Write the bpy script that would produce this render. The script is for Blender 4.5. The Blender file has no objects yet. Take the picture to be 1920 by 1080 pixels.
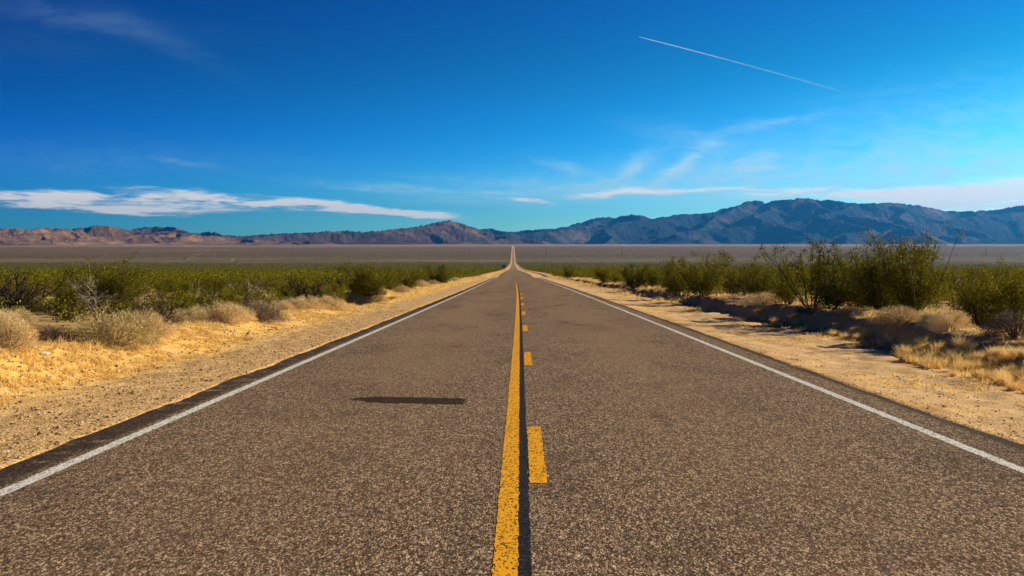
import bpy, math, random
import numpy as np
from mathutils import Vector, Matrix
R = math.radians
random.seed(4)
SC = bpy.context.scene
COL = SC.collection

# ------------------------------------------------------------------ camera
HOR, VPX, F, EYE = 492.0, 977.0, 2400.0, 1.5        # eye level row, road axis column, focal length (1920 px picture)
cd = bpy.data.cameras.new('camera'); cam = bpy.data.objects.new('camera', cd); COL.objects.link(cam)
cd.sensor_width = 36; cd.lens = 36*F/1920; cd.clip_start = .1; cd.clip_end = 400000
cam.location = (0, 0, EYE)
cam.rotation_euler = (R(90)-math.atan((540-HOR)/F), 0, math.atan((VPX-960)/F))
SC.camera = cam
SC.render.resolution_x = 1024; SC.render.resolution_y = 576
SC.view_settings.view_transform = 'Standard'; SC.view_settings.look = 'None'
SC.view_settings.gamma = 1; SC.view_settings.exposure = 0.75

# ------------------------------------------------------------------ node helpers
class NT:
    def __init__(s, tree): s.t = tree; s.n = tree.nodes; s.l = tree.links
    def link(s, v, sock):
        if hasattr(v, 'is_linked') or isinstance(v, bpy.types.NodeSocket): s.l.new(v, sock)
        elif v is not None:
            if hasattr(sock.default_value, '__len__') and not hasattr(v, '__len__'):
                sock.default_value = [v]*len(sock.default_value)
            elif hasattr(v, '__len__') and len(sock.default_value) == 4 and len(v) == 3: sock.default_value = (*v, 1)
            else: sock.default_value = v
    def m(s, op, a, b=None, c=None, clamp=False):
        x = s.n.new('ShaderNodeMath'); x.operation = op; x.use_clamp = clamp
        s.link(a, x.inputs[0]); s.link(b, x.inputs[1]); s.link(c, x.inputs[2]); return x.outputs[0]
    def mix(s, f, a, b, mode='MIX'):
        x = s.n.new('ShaderNodeMix'); x.data_type = 'RGBA'; x.blend_type = mode; x.clamp_factor = True
        s.link(f, x.inputs[0]); s.link(a, x.inputs[6]); s.link(b, x.inputs[7]); return x.outputs[2]
    def step(s, v, a, b, lo=0., hi=1.):
        x = s.n.new('ShaderNodeMapRange'); x.interpolation_type = 'SMOOTHSTEP'
        s.link(v, x.inputs[0]); s.link(a, x.inputs[1]); s.link(b, x.inputs[2]); x.inputs[3].default_value = lo; x.inputs[4].default_value = hi
        return x.outputs[0]
    def noise(s, vec, scale, detail=4, rough=.55, out=0, dist=0.):
        x = s.n.new('ShaderNodeTexNoise'); s.link(vec, x.inputs['Vector']); x.inputs['Scale'].default_value = scale
        x.inputs['Detail'].default_value = detail; x.inputs['Roughness'].default_value = rough; x.inputs['Distortion'].default_value = dist
        return x.outputs[out]
    def vor(s, vec, scale, out='Distance', feature='F1'):
        x = s.n.new('ShaderNodeTexVoronoi'); x.feature = feature; s.link(vec, x.inputs['Vector']); x.inputs['Scale'].default_value = scale
        return x.outputs[out]
    def map(s, vec, scale=(1,1,1), loc=(0,0,0)):
        x = s.n.new('ShaderNodeMapping'); s.link(vec, x.inputs[0]); x.inputs['Scale'].default_value = scale; x.inputs['Location'].default_value = loc
        return x.outputs[0]
    def sep(s, v):
        x = s.n.new('ShaderNodeSeparateXYZ'); s.link(v, x.inputs[0]); return x.outputs
    def comb(s, a, b, c=0.):
        x = s.n.new('ShaderNodeCombineXYZ'); s.link(a, x.inputs[0]); s.link(b, x.inputs[1]); s.link(c, x.inputs[2]); return x.outputs[0]
    def ramp(s, f, stops):
        x = s.n.new('ShaderNodeValToRGB'); s.link(f, x.inputs[0]); e = x.color_ramp.elements
        while len(e) < len(stops): e.new(.5)
        for i, (p, c) in enumerate(stops): e[i].position = p; e[i].color = (*c, 1) if len(c) == 3 else c
        return x.outputs[0]
    def geo(s, o='Position'): return s.n.new('ShaderNodeNewGeometry').outputs[o]
    def attr(s, name):
        x = s.n.new('ShaderNodeAttribute'); x.attribute_name = name; return x.outputs['Fac']
    def bump(s, h, strength=.5, dist=.02):
        x = s.n.new('ShaderNodeBump'); s.link(h, x.inputs['Height']); x.inputs['Strength'].default_value = strength; x.inputs['Distance'].default_value = dist
        return x.outputs[0]
def material(name, build, rough=.9, spec=.2):
    m = bpy.data.materials.new(name); m.use_nodes = True
    nt = NT(m.node_tree); p = m.node_tree.nodes['Principled BSDF']
    p.inputs['Roughness'].default_value = rough; p.inputs['Specular IOR Level'].default_value = spec
    r = build(nt, p)
    if r is not None: nt.link(r, p.inputs['Base Color'])
    return m

# ------------------------------------------------------------------ sky, sun
SUN_AZ, SUN_EL = R(70), R(26)                       # azimuth clockwise from the road direction (+Y)
world = bpy.data.worlds.new('World'); SC.world = world; world.use_nodes = True
W = NT(world.node_tree); bg = world.node_tree.nodes['Background']
sky = W.n.new('ShaderNodeTexSky'); sky.sky_type = 'NISHITA'; sky.sun_disc = False
sky.sun_elevation = SUN_EL; sky.sun_rotation = SUN_AZ; sky.altitude = 900; sky.air_density = 1.0; sky.dust_density = .6; sky.ozone_density = 3.0
tc = W.n.new('ShaderNodeTexCoord').outputs['Generated']
X, Y, Z = W.sep(tc)
az = W.m('MULTIPLY', W.m('ARCTAN2', X, Y), 1000.0)            # milliradians
el = W.m('MULTIPLY', W.m('ARCSINE', Z), 1000.0)
def AZ(u): return math.atan((u-VPX)/F)*1000
def EL(u, v): return math.atan((HOR-v)/math.hypot(F, u-VPX))*1000
def blob(u, v, ru, rv, ang=0., amp=1.):
    a0, e0 = AZ(u), EL(u, v); k = 1000/F; c, s_ = math.cos(R(ang)), math.sin(R(ang))
    da = W.m('SUBTRACT', azw, a0); de = W.m('SUBTRACT', elw, e0)
    p = W.m('DIVIDE', W.m('ADD', W.m('MULTIPLY', da, c), W.m('MULTIPLY', de, s_)), ru*k)
    q = W.m('DIVIDE', W.m('SUBTRACT', W.m('MULTIPLY', de, c), W.m('MULTIPLY', da, s_)), rv*k)
    r2 = W.m('ADD', W.m('MULTIPLY', p, p), W.m('MULTIPLY', q, q))
    return W.m('MULTIPLY', W.m('EXPONENT', W.m('MULTIPLY', r2, -1.0)), amp)
cv = W.comb(az, el)
wn = W.sep(W.noise(W.map(cv, (.012, .05, 1)), 1, 5, .6, 1))
azw = W.m('ADD', az, W.m('MULTIPLY', W.m('SUBTRACT', wn[0], .5), 40.))
elw = W.m('ADD', el, W.m('MULTIPLY', W.m('SUBTRACT', wn[1], .5), 14.))
def total(bl):
    t = None
    for b in bl: t = blob(*b) if t is None else W.m('ADD', t, blob(*b))
    return t
dense = total([(60,372,190,10,-2,1.25),(250,370,200,10,-2,1.1),(330,393,120,8,0,1.0),(130,390,160,7,-3,1.0),(470,375,190,9,-4,1.2),(600,384,150,8,-5,1.2),
               (720,394,120,7,-6,1.4),(790,399,55,6,-4,1.0),(970,376,60,5,-4,.9),(880,372,70,4,-3,.5),
               (1140,362,80,11,8,.95),(1260,355,140,6,2,.75),(1480,362,190,7,-2,.75),(1640,366,160,10,-2,.8),(1800,360,150,12,2,.9),(1900,368,190,20,2,1.4),(1700,362,260,14,1,.9),(1800,384,90,7,0,1.1),(1920,345,110,14,8,.7)])
wisp = total([(1010,345,190,9,-3,.30),(1110,352,140,10,4,.35),(950,362,150,7,-3,.35),(780,352,170,7,-4,.45),(700,355,90,4,-4,.4),(880,380,120,9,-5,.35),(1190,312,48,15,35,.62),(1280,312,55,13,35,.85),(1390,315,55,15,25,.85),(1085,325,60,8,-15,.4),(1340,275,110,22,-12,.35),
              (1430,232,130,9,8,.28),(1800,250,380,75,6,.36),(1650,325,440,46,3,.50),(1300,350,350,32,0,.4),(1900,330,260,40,5,.5),
              (90,26,230,18,-4,.045),(190,44,110,14,-12,.06),(300,70,130,18,-25,.04),(60,82,130,30,0,.02),(200,300,350,30,0,.08),(350,305,45,5,-8,.22)])
fib = W.noise(W.map(cv, (.018, .16, 1)), 1, 7, .62, 0, .6)
fib2 = W.noise(W.map(cv, (.03, .10, 1), (9,3,0)), 1, 7, .65, 0, .8)
fib3 = W.noise(W.map(cv, (.05, .42, 1), (4,1,0)), 1, 6, .7, 0, 1.0)
cd_ = W.step(W.m('MULTIPLY', dense, W.m('ADD', W.m('MULTIPLY', W.step(fib, .33, .68), 1.1), W.m('MULTIPLY', W.step(fib3, .3, .7), .55))), .10, 1.35)
cw_ = W.m('MULTIPLY', wisp, W.step(fib2, .25, .75, .25, 1.0))
cd_ = W.m('MULTIPLY', cd_, .95); cw_ = W.m('MINIMUM', cw_, .9)
hs = W.n.new('ShaderNodeHueSaturation'); hs.inputs['Saturation'].default_value = 1.45; hs.inputs['Value'].default_value = .95
hs.inputs['Hue'].default_value = .492
W.link(sky.outputs[0], hs.inputs['Color'])
# deep polarised desert sky: steeper response of each colour
SS = .10; q = W.sep(hs.outputs[0])
def chan(v, A, p_): return W.m('MULTIPLY', W.m('POWER', W.m('MINIMUM', W.m('MULTIPLY', v, .11), 1.0), p_), A/SS/1.68)
dn = W.n.new('ShaderNodeVectorMath'); dn.operation = 'DOT_PRODUCT'; W.l.new(tc, dn.inputs[0]); dn.inputs[1].default_value = (math.sin(SUN_AZ), math.cos(SUN_AZ), 0)
ff = W.n.new('ShaderNodeMapRange'); W.l.new(dn.outputs['Value'], ff.inputs[0])
for i_, v_ in ((1, -.06), (2, .75), (3, .34), (4, .92)): ff.inputs[i_].default_value = v_
ff = ff.outputs[0]
pw = lambda e: W.m('POWER', ff, e)
skyc = W.comb(W.m('MULTIPLY', chan(q[0], 1.5, 2.3), W.m('MULTIPLY', pw(2.6), W.step(Z, .0, .11, 4.2, 1.0))), W.m('MULTIPLY', chan(q[1], 3.8, 2.4), W.m('MULTIPLY', ff, W.m('ADD', W.step(Z, 0, .2, 1., .84), W.step(Z, 0, .09, .42, 0)))), W.m('MULTIPLY', chan(q[2], 2.12, 2.0), W.m('MULTIPLY', pw(.36), W.step(Z, -.02, .17, 2.25, .72))))
skyc = W.mix(cw_, skyc, (3.6, 5.5, 6.2))
skyc = W.mix(cd_, skyc, (7.2, 6.9, 6.3))
W.link(skyc, bg.inputs['Color']); bg.inputs['Strength'].default_value = SS
sd = bpy.data.lights.new('sun', 'SUN'); so = bpy.data.objects.new('sun', sd); COL.objects.link(so)
sd.energy = 5.0; sd.angle = R(.5); sd.color = (1, .83, .60)
sdir = Vector((math.cos(SUN_EL)*math.sin(SUN_AZ), math.cos(SUN_EL)*math.cos(SUN_AZ), math.sin(SUN_EL)))
so.rotation_euler = sdir.to_track_quat('Z', 'Y').to_euler()

# ------------------------------------------------------------------ numeric helpers
def hash2(i, j, seed):
    h = (i.astype(np.int64)*374761393 + j.astype(np.int64)*668265263 + seed*982451653) & 0xffffffff
    h = ((h ^ (h >> 13))*1274126177) & 0xffffffff
    return ((h ^ (h >> 16)) & 0xffffff)/float(0xffffff)
def vnoise(x, y, seed=0):
    xi, yi = np.floor(x), np.floor(y); fx, fy = x-xi, y-yi
    fx = fx*fx*(3-2*fx); fy = fy*fy*(3-2*fy)
    a, b = hash2(xi, yi, seed), hash2(xi+1, yi, seed); c, d = hash2(xi, yi+1, seed), hash2(xi+1, yi+1, seed)
    return (a*(1-fx)+b*fx)*(1-fy) + (c*(1-fx)+d*fx)*fy
def fbm(x, y, oct=4, seed=0, gain=.5, ridged=False):
    s, a, t = 0, 1., 0
    for o in range(oct):
        n = vnoise(x*2**o+o*17.3, y*2**o-o*9.1, seed+o)
        if ridged: n = 1-np.abs(2*n-1)
        s = s+a*n; t += a; a *= gain
    return s/t
def sstep(x, a, b):
    t = np.clip((x-a)/(b-a), 0, 1); return t*t*(3-2*t)
_py = np.array([-400,0,225,374,620,1000,1440,2500,4500,6000,9000,14000,22000,40000,160000.])
_pz = np.array([2,0,-1.125,-1.87,-2.95,-4.5,-5.8,-4.8,-1.0,27,101,199,312,330,330.])
_ly = np.linspace(0, math.log(161000), 3000); _gy = np.exp(_ly)-401
_gz = np.interp(_gy, _py, _pz)
_k = np.exp(-np.linspace(-2.5, 2.5, 41)**2); _k /= _k.sum()
_gz = np.convolve(np.pad(_gz, 20, 'edge'), _k, 'valid')
_gz -= np.interp(0, _gy, _gz)
def zroad(y):
    y = np.asarray(y, float)
    return np.interp(y, _gy, _gz) - .45*np.exp(-((y-292)/48)**2)
def xc(y):
    y = np.asarray(y, float); return -.00625*25*np.logaddexp(0, (y-65)/25)
def bank_foot(y): return 7.35 + .35*np.sin(y*.21+1)*np.exp(-y/200) + .25*(vnoise(y*.35, y*0, 5)-.5) - .9*sstep(y, 20, 12)
def bank_h(y): return np.interp(y, [0,12,18,24,30,36,45,60,90,150,300], [.14,.15,.24,.38,.44,.37,.28,.28,.22,.15,.05]) + .16*(vnoise(y*.5, y*0+3, 8)-.5) + .12*(vnoise(y*1.7, y*0+3, 9)-.5)
def berm_h(y): return np.interp(y, [0,12,19,27,35,52,90,200,400], [.36,.36,.33,.22,.13,.0,-.02,-.03,-.05]) + .10*(vnoise(y*.6, y*0+3, 11)-.5)
def ground(x, y):
    """height of the desert at a point"""
    x = np.asarray(x, float); y = np.asarray(y, float)
    s = x - xc(y)
    near = np.clip(1-(y-60)/400, 0, 1)
    z = np.zeros_like(s+y)
    und = -.14 - .25*sstep(y, 150, 1500)
    L = sstep(-s, 3.78, 3.98); Rr = sstep(s, 4.16, 4.36)
    z = np.where((s > -3.98) & (s < 4.36), und, z)
    z = np.where(s < 0, und*(1-L)+(-.045)*L, und*(1-Rr)+(-.035)*Rr)
    # left: shoulder, berm, field
    t = -s
    footw = 5.9+.25*(vnoise(y*.3, y*0, 21)-.5)
    fall = -.030 - .085*sstep(t, 4.0, 5.8)
    bh = berm_h(y)
    up = sstep(t, footw, footw+1.7)
    zl = fall*(1-up) + bh*up
    zl = zl + (-.28-bh)*sstep(t, footw+2.3, footw+4.6)
    cut = sstep(y, 53.5, 58.5)*(1-sstep(y, 69.7, 70.05))*sstep(t, 6.5, 7.2)
    zl = zl*(1-cut) - .56*cut
    zl = zl + .36*sstep(y, 69.65, 70.0)*(1-sstep(y, 71.2, 74))*sstep(t, 6.9, 7.5)*(1-sstep(t, 9.6, 10.6))
    # right: shoulder, cut bank, field
    ft = bank_foot(y); h = bank_h(y)
    bw = .55+.9*sstep(y, 21, 15)
    zr_ = -.035 - .06*sstep(s, 4.4, 5.6)
    up = sstep(s, ft, ft+bw)
    zr_ = zr_*(1-up) + h*up
    zr_ = zr_ + (h*-.25)*sstep(s, ft+1.2, ft+6)
    z = np.where(t > 3.98, zl, z); z = np.where(s > 4.36, zr_, z)
    far = sstep(np.abs(s), 4.2, 6)
    cutz = ((y > 53) & (y < 70.5) & (s < -6.3)) if True else None
    z = z + far*near*np.where(cutz, .35, 1.)*(.14*(fbm(x*.45, y*.45, 3, 31)-.5) + .13*(fbm(x*1.7, y*1.7, 3, 32)-.5))
    z = z + sstep(np.abs(s), 4.05, 4.6)*near*.060*(fbm(x*5, y*3.5, 3, 33)-.5)
    z = z + sstep(np.abs(s), 9, 40)*(.7*(fbm(x*.02, y*.02, 3, 34)-.5)*sstep(y, 40, 300))
    z = z + sstep(np.abs(s), 60, 900)*sstep(y, 900, 5000)*((fbm(x*.0012, y*.0009, 4, 35)-.5)*9)
    return z + zroad(y)

def mesh_obj(name, V, Fa, mat, parent=None, smooth=False, midx=None, attrs=None, link=True):
    """V (n,3), Fa (m,k) array of tris or quads"""
    me = bpy.data.meshes.new(name); V = np.ascontiguousarray(V, np.float32); Fa = np.ascontiguousarray(Fa, np.int32)
    m, k = Fa.shape
    me.vertices.add(len(V)); me.vertices.foreach_set('co', V.ravel())
    me.loops.add(m*k); me.loops.foreach_set('vertex_index', Fa.ravel())
    me.polygons.add(m); me.polygons.foreach_set('loop_start', np.arange(0, m*k, k, dtype=np.int32))
    mats = mat if isinstance(mat, (list, tuple)) else [mat]
    for q in mats: me.materials.append(q)
    if midx is not None: me.polygons.foreach_set('material_index', np.ascontiguousarray(midx, np.int32))
    me.polygons.foreach_set('use_smooth', np.full(m, bool(smooth)))
    if attrs:
        for an, av in attrs.items():
            a = me.attributes.new(an, 'FLOAT', 'POINT'); a.data.foreach_set('value', np.ascontiguousarray(av, np.float32))
    me.update(calc_edges=True); me.validate()
    if not link: return me
    o = bpy.data.objects.new(name, me); COL.objects.link(o)
    if parent: o.parent = parent
    return o
def tag(o, label=None, cat=None, group=None, kind=None):
    if label: o['label'] = label
    if cat: o['category'] = cat
    if group: o['group'] = group
    if kind: o['kind'] = kind
    return o
def empty(name, loc, rz=0., sc=1.):
    o = bpy.data.objects.new(name, None); COL.objects.link(o); o.location = loc; o.rotation_euler = (0, 0, rz)
    o.scale = (sc, sc, sc) if not hasattr(sc, '__len__') else sc
    o.empty_display_size = .2; return o
def grid_faces(nr, nc):
    i = np.arange(nr-1)[:, None]*nc + np.arange(nc-1)[None, :]
    return np.stack([i, i+1, i+nc+1, i+nc], -1).reshape(-1, 4)

# ------------------------------------------------------------------ ground
rows = np.concatenate([np.arange(-60, 4, 2.), np.arange(4, 12, .25), np.arange(12, 46, .14)])
g = [46.]; 
while g[-1] < 120: g.append(g[-1]+.28+.004*(g[-1]-46))
while g[-1] < 60000: g.append(g[-1]*1.013)
g += [80000., 110000., 150000.]
rows = np.concatenate([rows, np.array(g)])
c0 = list(np.arange(4.0, 12.5, .09)) + [] 
while c0[-1] < 40: c0.append(c0[-1]+.09+.05*(c0[-1]-12.4))
while c0[-1] < 90000: c0.append(c0[-1]*1.10)
c0 = np.array(c0)
cols = np.concatenate([-c0[::-1], np.linspace(-3.9, 3.9, 9), c0])
S, YY = np.meshgrid(cols, rows); XX = S + xc(YY)
ZZ = ground(XX, YY)
def m_ground(n, p):
    P = n.geo(); sx = n.attr('lateral'); yy = n.sep(P)[1]; ax = n.m('ABSOLUTE', sx)
    big = n.noise(P, .35, 4); mid = n.noise(P, 2.2, 5, .6); fine = n.noise(P, 28, 5, .7)
    sand = n.ramp(mid, [(.25, (.40,.235,.08)), (.5, (.60,.375,.14)), (.75, (.74,.50,.215))])
    straw = n.ramp(fine, [(.3, (.50,.27,.05)), (.7, (.86,.56,.16))])
    # straw-littered left slope, red-brown patches
    lt = n.m('MULTIPLY', n.step(sx, -5.4, -6.4), n.step(sx, -9.5, -7.6))
    sand = n.mix(n.m('MULTIPLY', lt, n.step(big, .35, .6, .3, .9)), sand, straw)
    red = n.step(n.noise(P, 1.3, 4, .6), .60, .72)
    sand = n.mix(n.m('MULTIPLY', red, .55), sand, (.30,.13,.055))
    # gravelly band beside the left pavement
    gb = n.m('MULTIPLY', n.step(sx, -6.3, -5.3), n.step(sx, -3.4, -4.2))
    gcol = n.vor(P, 38, 'Color'); gv = n.sep(gcol)[0]
    grav = n.ramp(gv, [(0, (.14,.075,.028)), (.25, (.44,.27,.10)), (.75, (.66,.43,.18)), (1, (.90,.72,.42))])
    sand = n.mix(n.m('MULTIPLY', gb, .75), sand, grav)
    gb2 = n.m('MULTIPLY', n.step(sx, 4.0, 4.4), n.step(sx, 5.6, 4.7))
    sand = n.mix(n.m('MULTIPLY', gb2, n.step(big, .3, .65, .2, .8)), sand, grav)
    rt = n.m('MULTIPLY', n.step(sx, 4.2, 5.2), n.step(sx, 8.2, 7.2))
    sand = n.mix(n.m('MULTIPLY', rt, .5), sand, n.ramp(mid, [(.3, (.46,.32,.165)), (.7, (.70,.52,.30))]))
    # dark streaks scattered over both shoulders
    st = n.noise(n.map(P, (1.3, .8, 1), (3, 7, 0)), 1.6, 6, .7)
    stm = n.m('MULTIPLY', n.step(st, .60, .68), n.m('MULTIPLY', n.step(ax, 4.2, 4.7), n.step(ax, 6.6, 5.9)))
    sand = n.mix(n.m('MULTIPLY', stm, .6), sand, (.09,.055,.03))
    rut = n.m('SUBTRACT', sx, n.m('MULTIPLY', n.noise(n.map(P, (.2, .12, 1)), 1, 3), 1.1))
    rl = n.m('ABSOLUTE', n.m('SUBTRACT', n.m('FRACT', n.m('MULTIPLY', rut, 1.15)), .5))
    rm = n.m('MULTIPLY', n.step(rl, .10, .03), n.m('MULTIPLY', n.step(sx, 4.9, 5.3), n.step(sx, 7.6, 7.0)))
    sand = n.mix(n.m('MULTIPLY', rm, n.step(n.noise(n.map(P, (2, .5, 1)), 1, 5, .7), .42, .6, 0, .55)), sand, (.30,.19,.09))
    # soil of the bank
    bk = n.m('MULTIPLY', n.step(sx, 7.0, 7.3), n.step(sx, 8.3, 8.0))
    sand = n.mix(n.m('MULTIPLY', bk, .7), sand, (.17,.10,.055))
    # open desert floor between the bushes
    fld = n.ramp(n.noise(P, .6, 5, .6), [(.3, (.24,.15,.06)), (.7, (.50,.33,.14))])
    sand = n.mix(n.step(ax, 8.6, 11.5), sand, fld)
    # vegetation zones with distance from the road's start
    fgn = n.noise(n.map(P, (.05, .03, 1)), 1, 7, .75)
    fgn2 = n.noise(n.map(P, (.0035, .0022, 1)), 1, 6, .7)
    green = n.ramp(fgn, [(.3, (.03,.03,.003)), (.5, (.085,.078,.006)), (.72, (.17,.135,.012))])
    side = n.m('MULTIPLY', n.step(ax, 8.8, 12.0), n.step(yy, 130, 330))
    col = n.mix(side, sand, green)
    spk = n.noise(n.map(P, (.045, .0016, 1)), 1, 8, .88)
    brown = n.mix(n.step(spk, .46, .56), (.050,.036,.008), (.225,.145,.050))
    strk = n.noise(n.map(P, (.0006, .0045, 1)), 1, 7, .7)
    brown = n.mix(n.step(strk, .50, .66), brown, (.27,.185,.105))
    brown = n.mix(n.step(yy, 8500, 4600, 0, .62), brown, n.mix(n.step(spk, .46, .56), (.030,.030,.004), (.12,.10,.018)))
    s2 = n.m('MULTIPLY', n.step(ax, 11, 16), n.step(n.m('ADD', yy, n.m('MULTIPLY', n.m('SUBTRACT', fgn2, .5), 2600)), 3900, 4700))
    col = n.mix(s2, col, brown)
    tanb = n.mix(n.step(n.noise(n.map(P, (.0006, .0016, 1)), 1, 6, .7), .38, .6), (.11,.085,.055), (.44,.31,.19))
    s3 = n.step(n.m('ADD', yy, n.m('MULTIPLY', n.m('SUBTRACT', fgn2, .5), 4500)), 9000, 12500)
    col = n.mix(s3, col, tanb)
    # pale bare strip at the end of the green belt
    ps = n.m('MULTIPLY', n.step(yy, 4500, 4900), n.step(yy, 6100, 5200))
    col = n.mix(n.m('MULTIPLY', n.m('MULTIPLY', ps, n.step(n.noise(n.map(P, (.0012, .004, 1)), 1, 6, .8), .46, .62)), .6), col, (.40,.30,.12))
    h = n.m('ADD', n.m('MULTIPLY', fine, .5), n.m('MULTIPLY', n.vor(P, 38), .5))
    b = n.bump(h, .55, .03); n.link(b, p.inputs['Normal'])
    return col
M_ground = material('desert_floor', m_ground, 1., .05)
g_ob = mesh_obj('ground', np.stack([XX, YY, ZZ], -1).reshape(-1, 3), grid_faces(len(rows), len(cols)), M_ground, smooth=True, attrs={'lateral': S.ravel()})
tag(g_ob, kind='structure')

# ------------------------------------------------------------------ road
def m_asphalt(n, p):
    P = n.geo(); sx = n.attr('lateral'); yy = n.sep(P)[1]
    Q = n.map(P, (1, .30, 1)); v1 = n.sep(n.vor(Q, 170, 'Color')); v2 = n.sep(n.vor(Q, 75, 'Color')); n2 = n.noise(P, 60, 3, .7); n3 = n.noise(Q, 26, 6, .95)
    gsum = n.m('ADD', n.m('ADD', n.m('MULTIPLY', v1[0], .58), n.m('MULTIPLY', v2[0], .24)), n.m('MULTIPLY', n.step(n3, .36, .64), .22))
    gsum = n.step(gsum, .15, .90)
    c = n.ramp(gsum, [(.02, (.014,.008,.005)), (.28, (.056,.036,.025)), (.52, (.122,.079,.049)), (.80, (.27,.180,.110)), (.99, (.80,.60,.39))])
    c = n.mix(.22, c, n.mix(v1[1], (.105,.052,.040), (.12,.10,.042)))
    fl = n.noise(n.map(P, (.55, .16, 1)), 1, 5, .6)
    tr = n.m('ABSOLUTE', n.m('SUBTRACT', n.m('ABSOLUTE', n.m('SUBTRACT', sx, .1)), 1.85))   # lane centre = 0
    light = n.step(n.m('ADD', tr, n.m('MULTIPLY', n.m('SUBTRACT', fl, .5), 1.6)), 1.25, .2)
    c = n.mix(n.m('MULTIPLY', light, n.step(yy, 9, 26, .10, .34)), c, (.25,.162,.088))
    c = n.mix(n.step(n.noise(n.map(P, (.9, .5, 1), (2, 9, 0)), 1, 6, .7), .50, .74, 0, .40), c, (.034,.024,.019))
    c = n.mix(n.step(fl, .5, .78, 0, .45), c, (.030,.019,.014))
    # darker band outside the left edge line
    el_ = n.m('MULTIPLY', n.step(sx, -3.54, -3.66), .78)
    c = n.mix(n.m('MULTIPLY', el_, n.step(n.noise(P, 3., 4), .25, .5)), c, (.020,.014,.012))
    er = n.step(sx, 4.12, 4.22)
    c = n.mix(n.m('MULTIPLY', er, .8), c, (.045,.034,.028))
    # dirt blown over the far carriageway
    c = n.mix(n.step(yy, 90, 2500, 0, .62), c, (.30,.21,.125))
    # dark ragged-edged patch in the left lane, and faint blotches
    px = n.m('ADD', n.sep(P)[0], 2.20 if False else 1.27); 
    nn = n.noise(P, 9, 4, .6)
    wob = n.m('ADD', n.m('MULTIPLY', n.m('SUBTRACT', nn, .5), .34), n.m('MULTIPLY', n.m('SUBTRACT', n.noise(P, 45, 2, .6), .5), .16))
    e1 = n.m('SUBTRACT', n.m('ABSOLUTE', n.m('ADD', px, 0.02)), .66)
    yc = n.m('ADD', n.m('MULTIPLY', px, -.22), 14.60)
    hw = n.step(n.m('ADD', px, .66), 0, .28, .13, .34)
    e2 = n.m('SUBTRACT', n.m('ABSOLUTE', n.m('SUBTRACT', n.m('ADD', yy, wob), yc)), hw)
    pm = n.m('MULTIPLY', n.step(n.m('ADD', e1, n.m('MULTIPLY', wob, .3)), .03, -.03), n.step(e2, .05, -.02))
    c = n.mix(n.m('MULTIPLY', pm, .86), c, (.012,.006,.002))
    blot = n.step(n.noise(n.map(P, (1.6, .35, 1), (5, 2, 0)), 1, 5, .65), .62, .75, 0, .5)
    c = n.mix(n.m('MULTIPLY', blot, n.step(yy, 22, 12)), c, (.030,.020,.014))
    n.link(n.bump(n.m('ADD', v1[2], n2), .8, .006), p.inputs['Normal'])
    return c
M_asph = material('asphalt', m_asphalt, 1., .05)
rr = rows[(rows < 9000)]
def strip(name, ss, dz, mat, y0=None, y1=None, ysel=None):
    ys = rr if ysel is None else ysel
    if y0 is not None: ys = np.concatenate([[y0], ys[(ys > y0) & (ys < y1)], [y1]])
    ss = np.array(ss, float); S_, Y_ = np.meshgrid(ss, ys)
    z = zroad(Y_) + dz + _crown(S_)
    if name == 'road':
        edge = (S_ <= ss[0]+1e-6) | (S_ >= ss[-1]-1e-6); z = z - edge*.20*1.0
        wav = .09*(vnoise(Y_*.8, Y_*0+S_, 3)-.5)+.05*(vnoise(Y_*3.1, Y_*0+S_, 4)-.5)
        S_ = S_ + np.where(np.abs(S_) > 3.88, wav, 0)
    V = np.stack([S_+xc(Y_), Y_, z], -1).reshape(-1, 3)
    return mesh_obj(name, V, grid_faces(len(ys), len(ss)), mat, smooth=False, attrs={'lateral': S_.ravel()})
def _crown(s): return -.010*np.abs(s-.1)/4
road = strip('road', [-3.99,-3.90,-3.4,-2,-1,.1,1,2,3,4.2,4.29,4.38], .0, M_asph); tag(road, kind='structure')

def paint(col, dark, cover):
    def f(n, p):
        P = n.geo(); v = n.sep(n.vor(n.map(P, (1, .35, 1)), 105, 'Color')); nn = n.noise(P, 22, 5, .7)
        w = n.m('ADD', n.m('MULTIPLY', v[0], .80), n.m('MULTIPLY', nn, .40))
        k = n.step(w, cover, cover+.10)
        c = n.mix(k, col, dark)
        n.link(n.bump(v[2], .6, .004), p.inputs['Normal'])
        return c
    return f
M_yel = material('yellow_road_paint', paint((.72,.34,.006), (.10,.05,.012), .76), .9, .08)
M_wht = material('white_road_paint', paint((.60,.60,.55), (.16,.13,.10), .78), .9, .08)
M_seal = material('black_sealant', lambda n, p: n.ramp(n.sep(n.vor(n.geo(), 105, 'Color'))[0], [(0,(.006,.006,.009)),(.85,(.012,.011,.014)),(1,(.11,.10,.09))]), .9, .08)
def line(name, s0, s1, y0, y1, mat, label, cat, dz=.004, group=None, wob=.012):
    ys = rr[(rr > y0) & (rr < y1)]
    fine_ = np.arange(y0, min(y1, 45), .06) if y0 < 45 else np.array([y0])
    ys = np.unique(np.concatenate([[y0], fine_, ys[ys > 45], [y1]]))
    # thin layer following exactly the road rows
    zr = np.interp(ys, rr, zroad(rr))
    j0 = (np.random.default_rng(int(abs(s0*97+y0))+3).random(len(ys))-.5)*wob; j1 = (np.random.default_rng(int(abs(s1*91+y0))+5).random(len(ys))-.5)*wob
    L = np.stack([s0+j0+np.interp(ys, rr, xc(rr)), ys, zr+dz+_crown(np.array([s0]))[0]], -1); Rt = np.stack([s1+j1+np.interp(ys, rr, xc(rr)), ys, zr+dz+_crown(np.array([s1]))[0]], -1)
    V = np.stack([L, Rt], 1).reshape(-1, 3)
    o = mesh_obj(name, V, grid_faces(len(ys), 2), mat)
    tag(o, label, cat, group); return o
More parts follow.
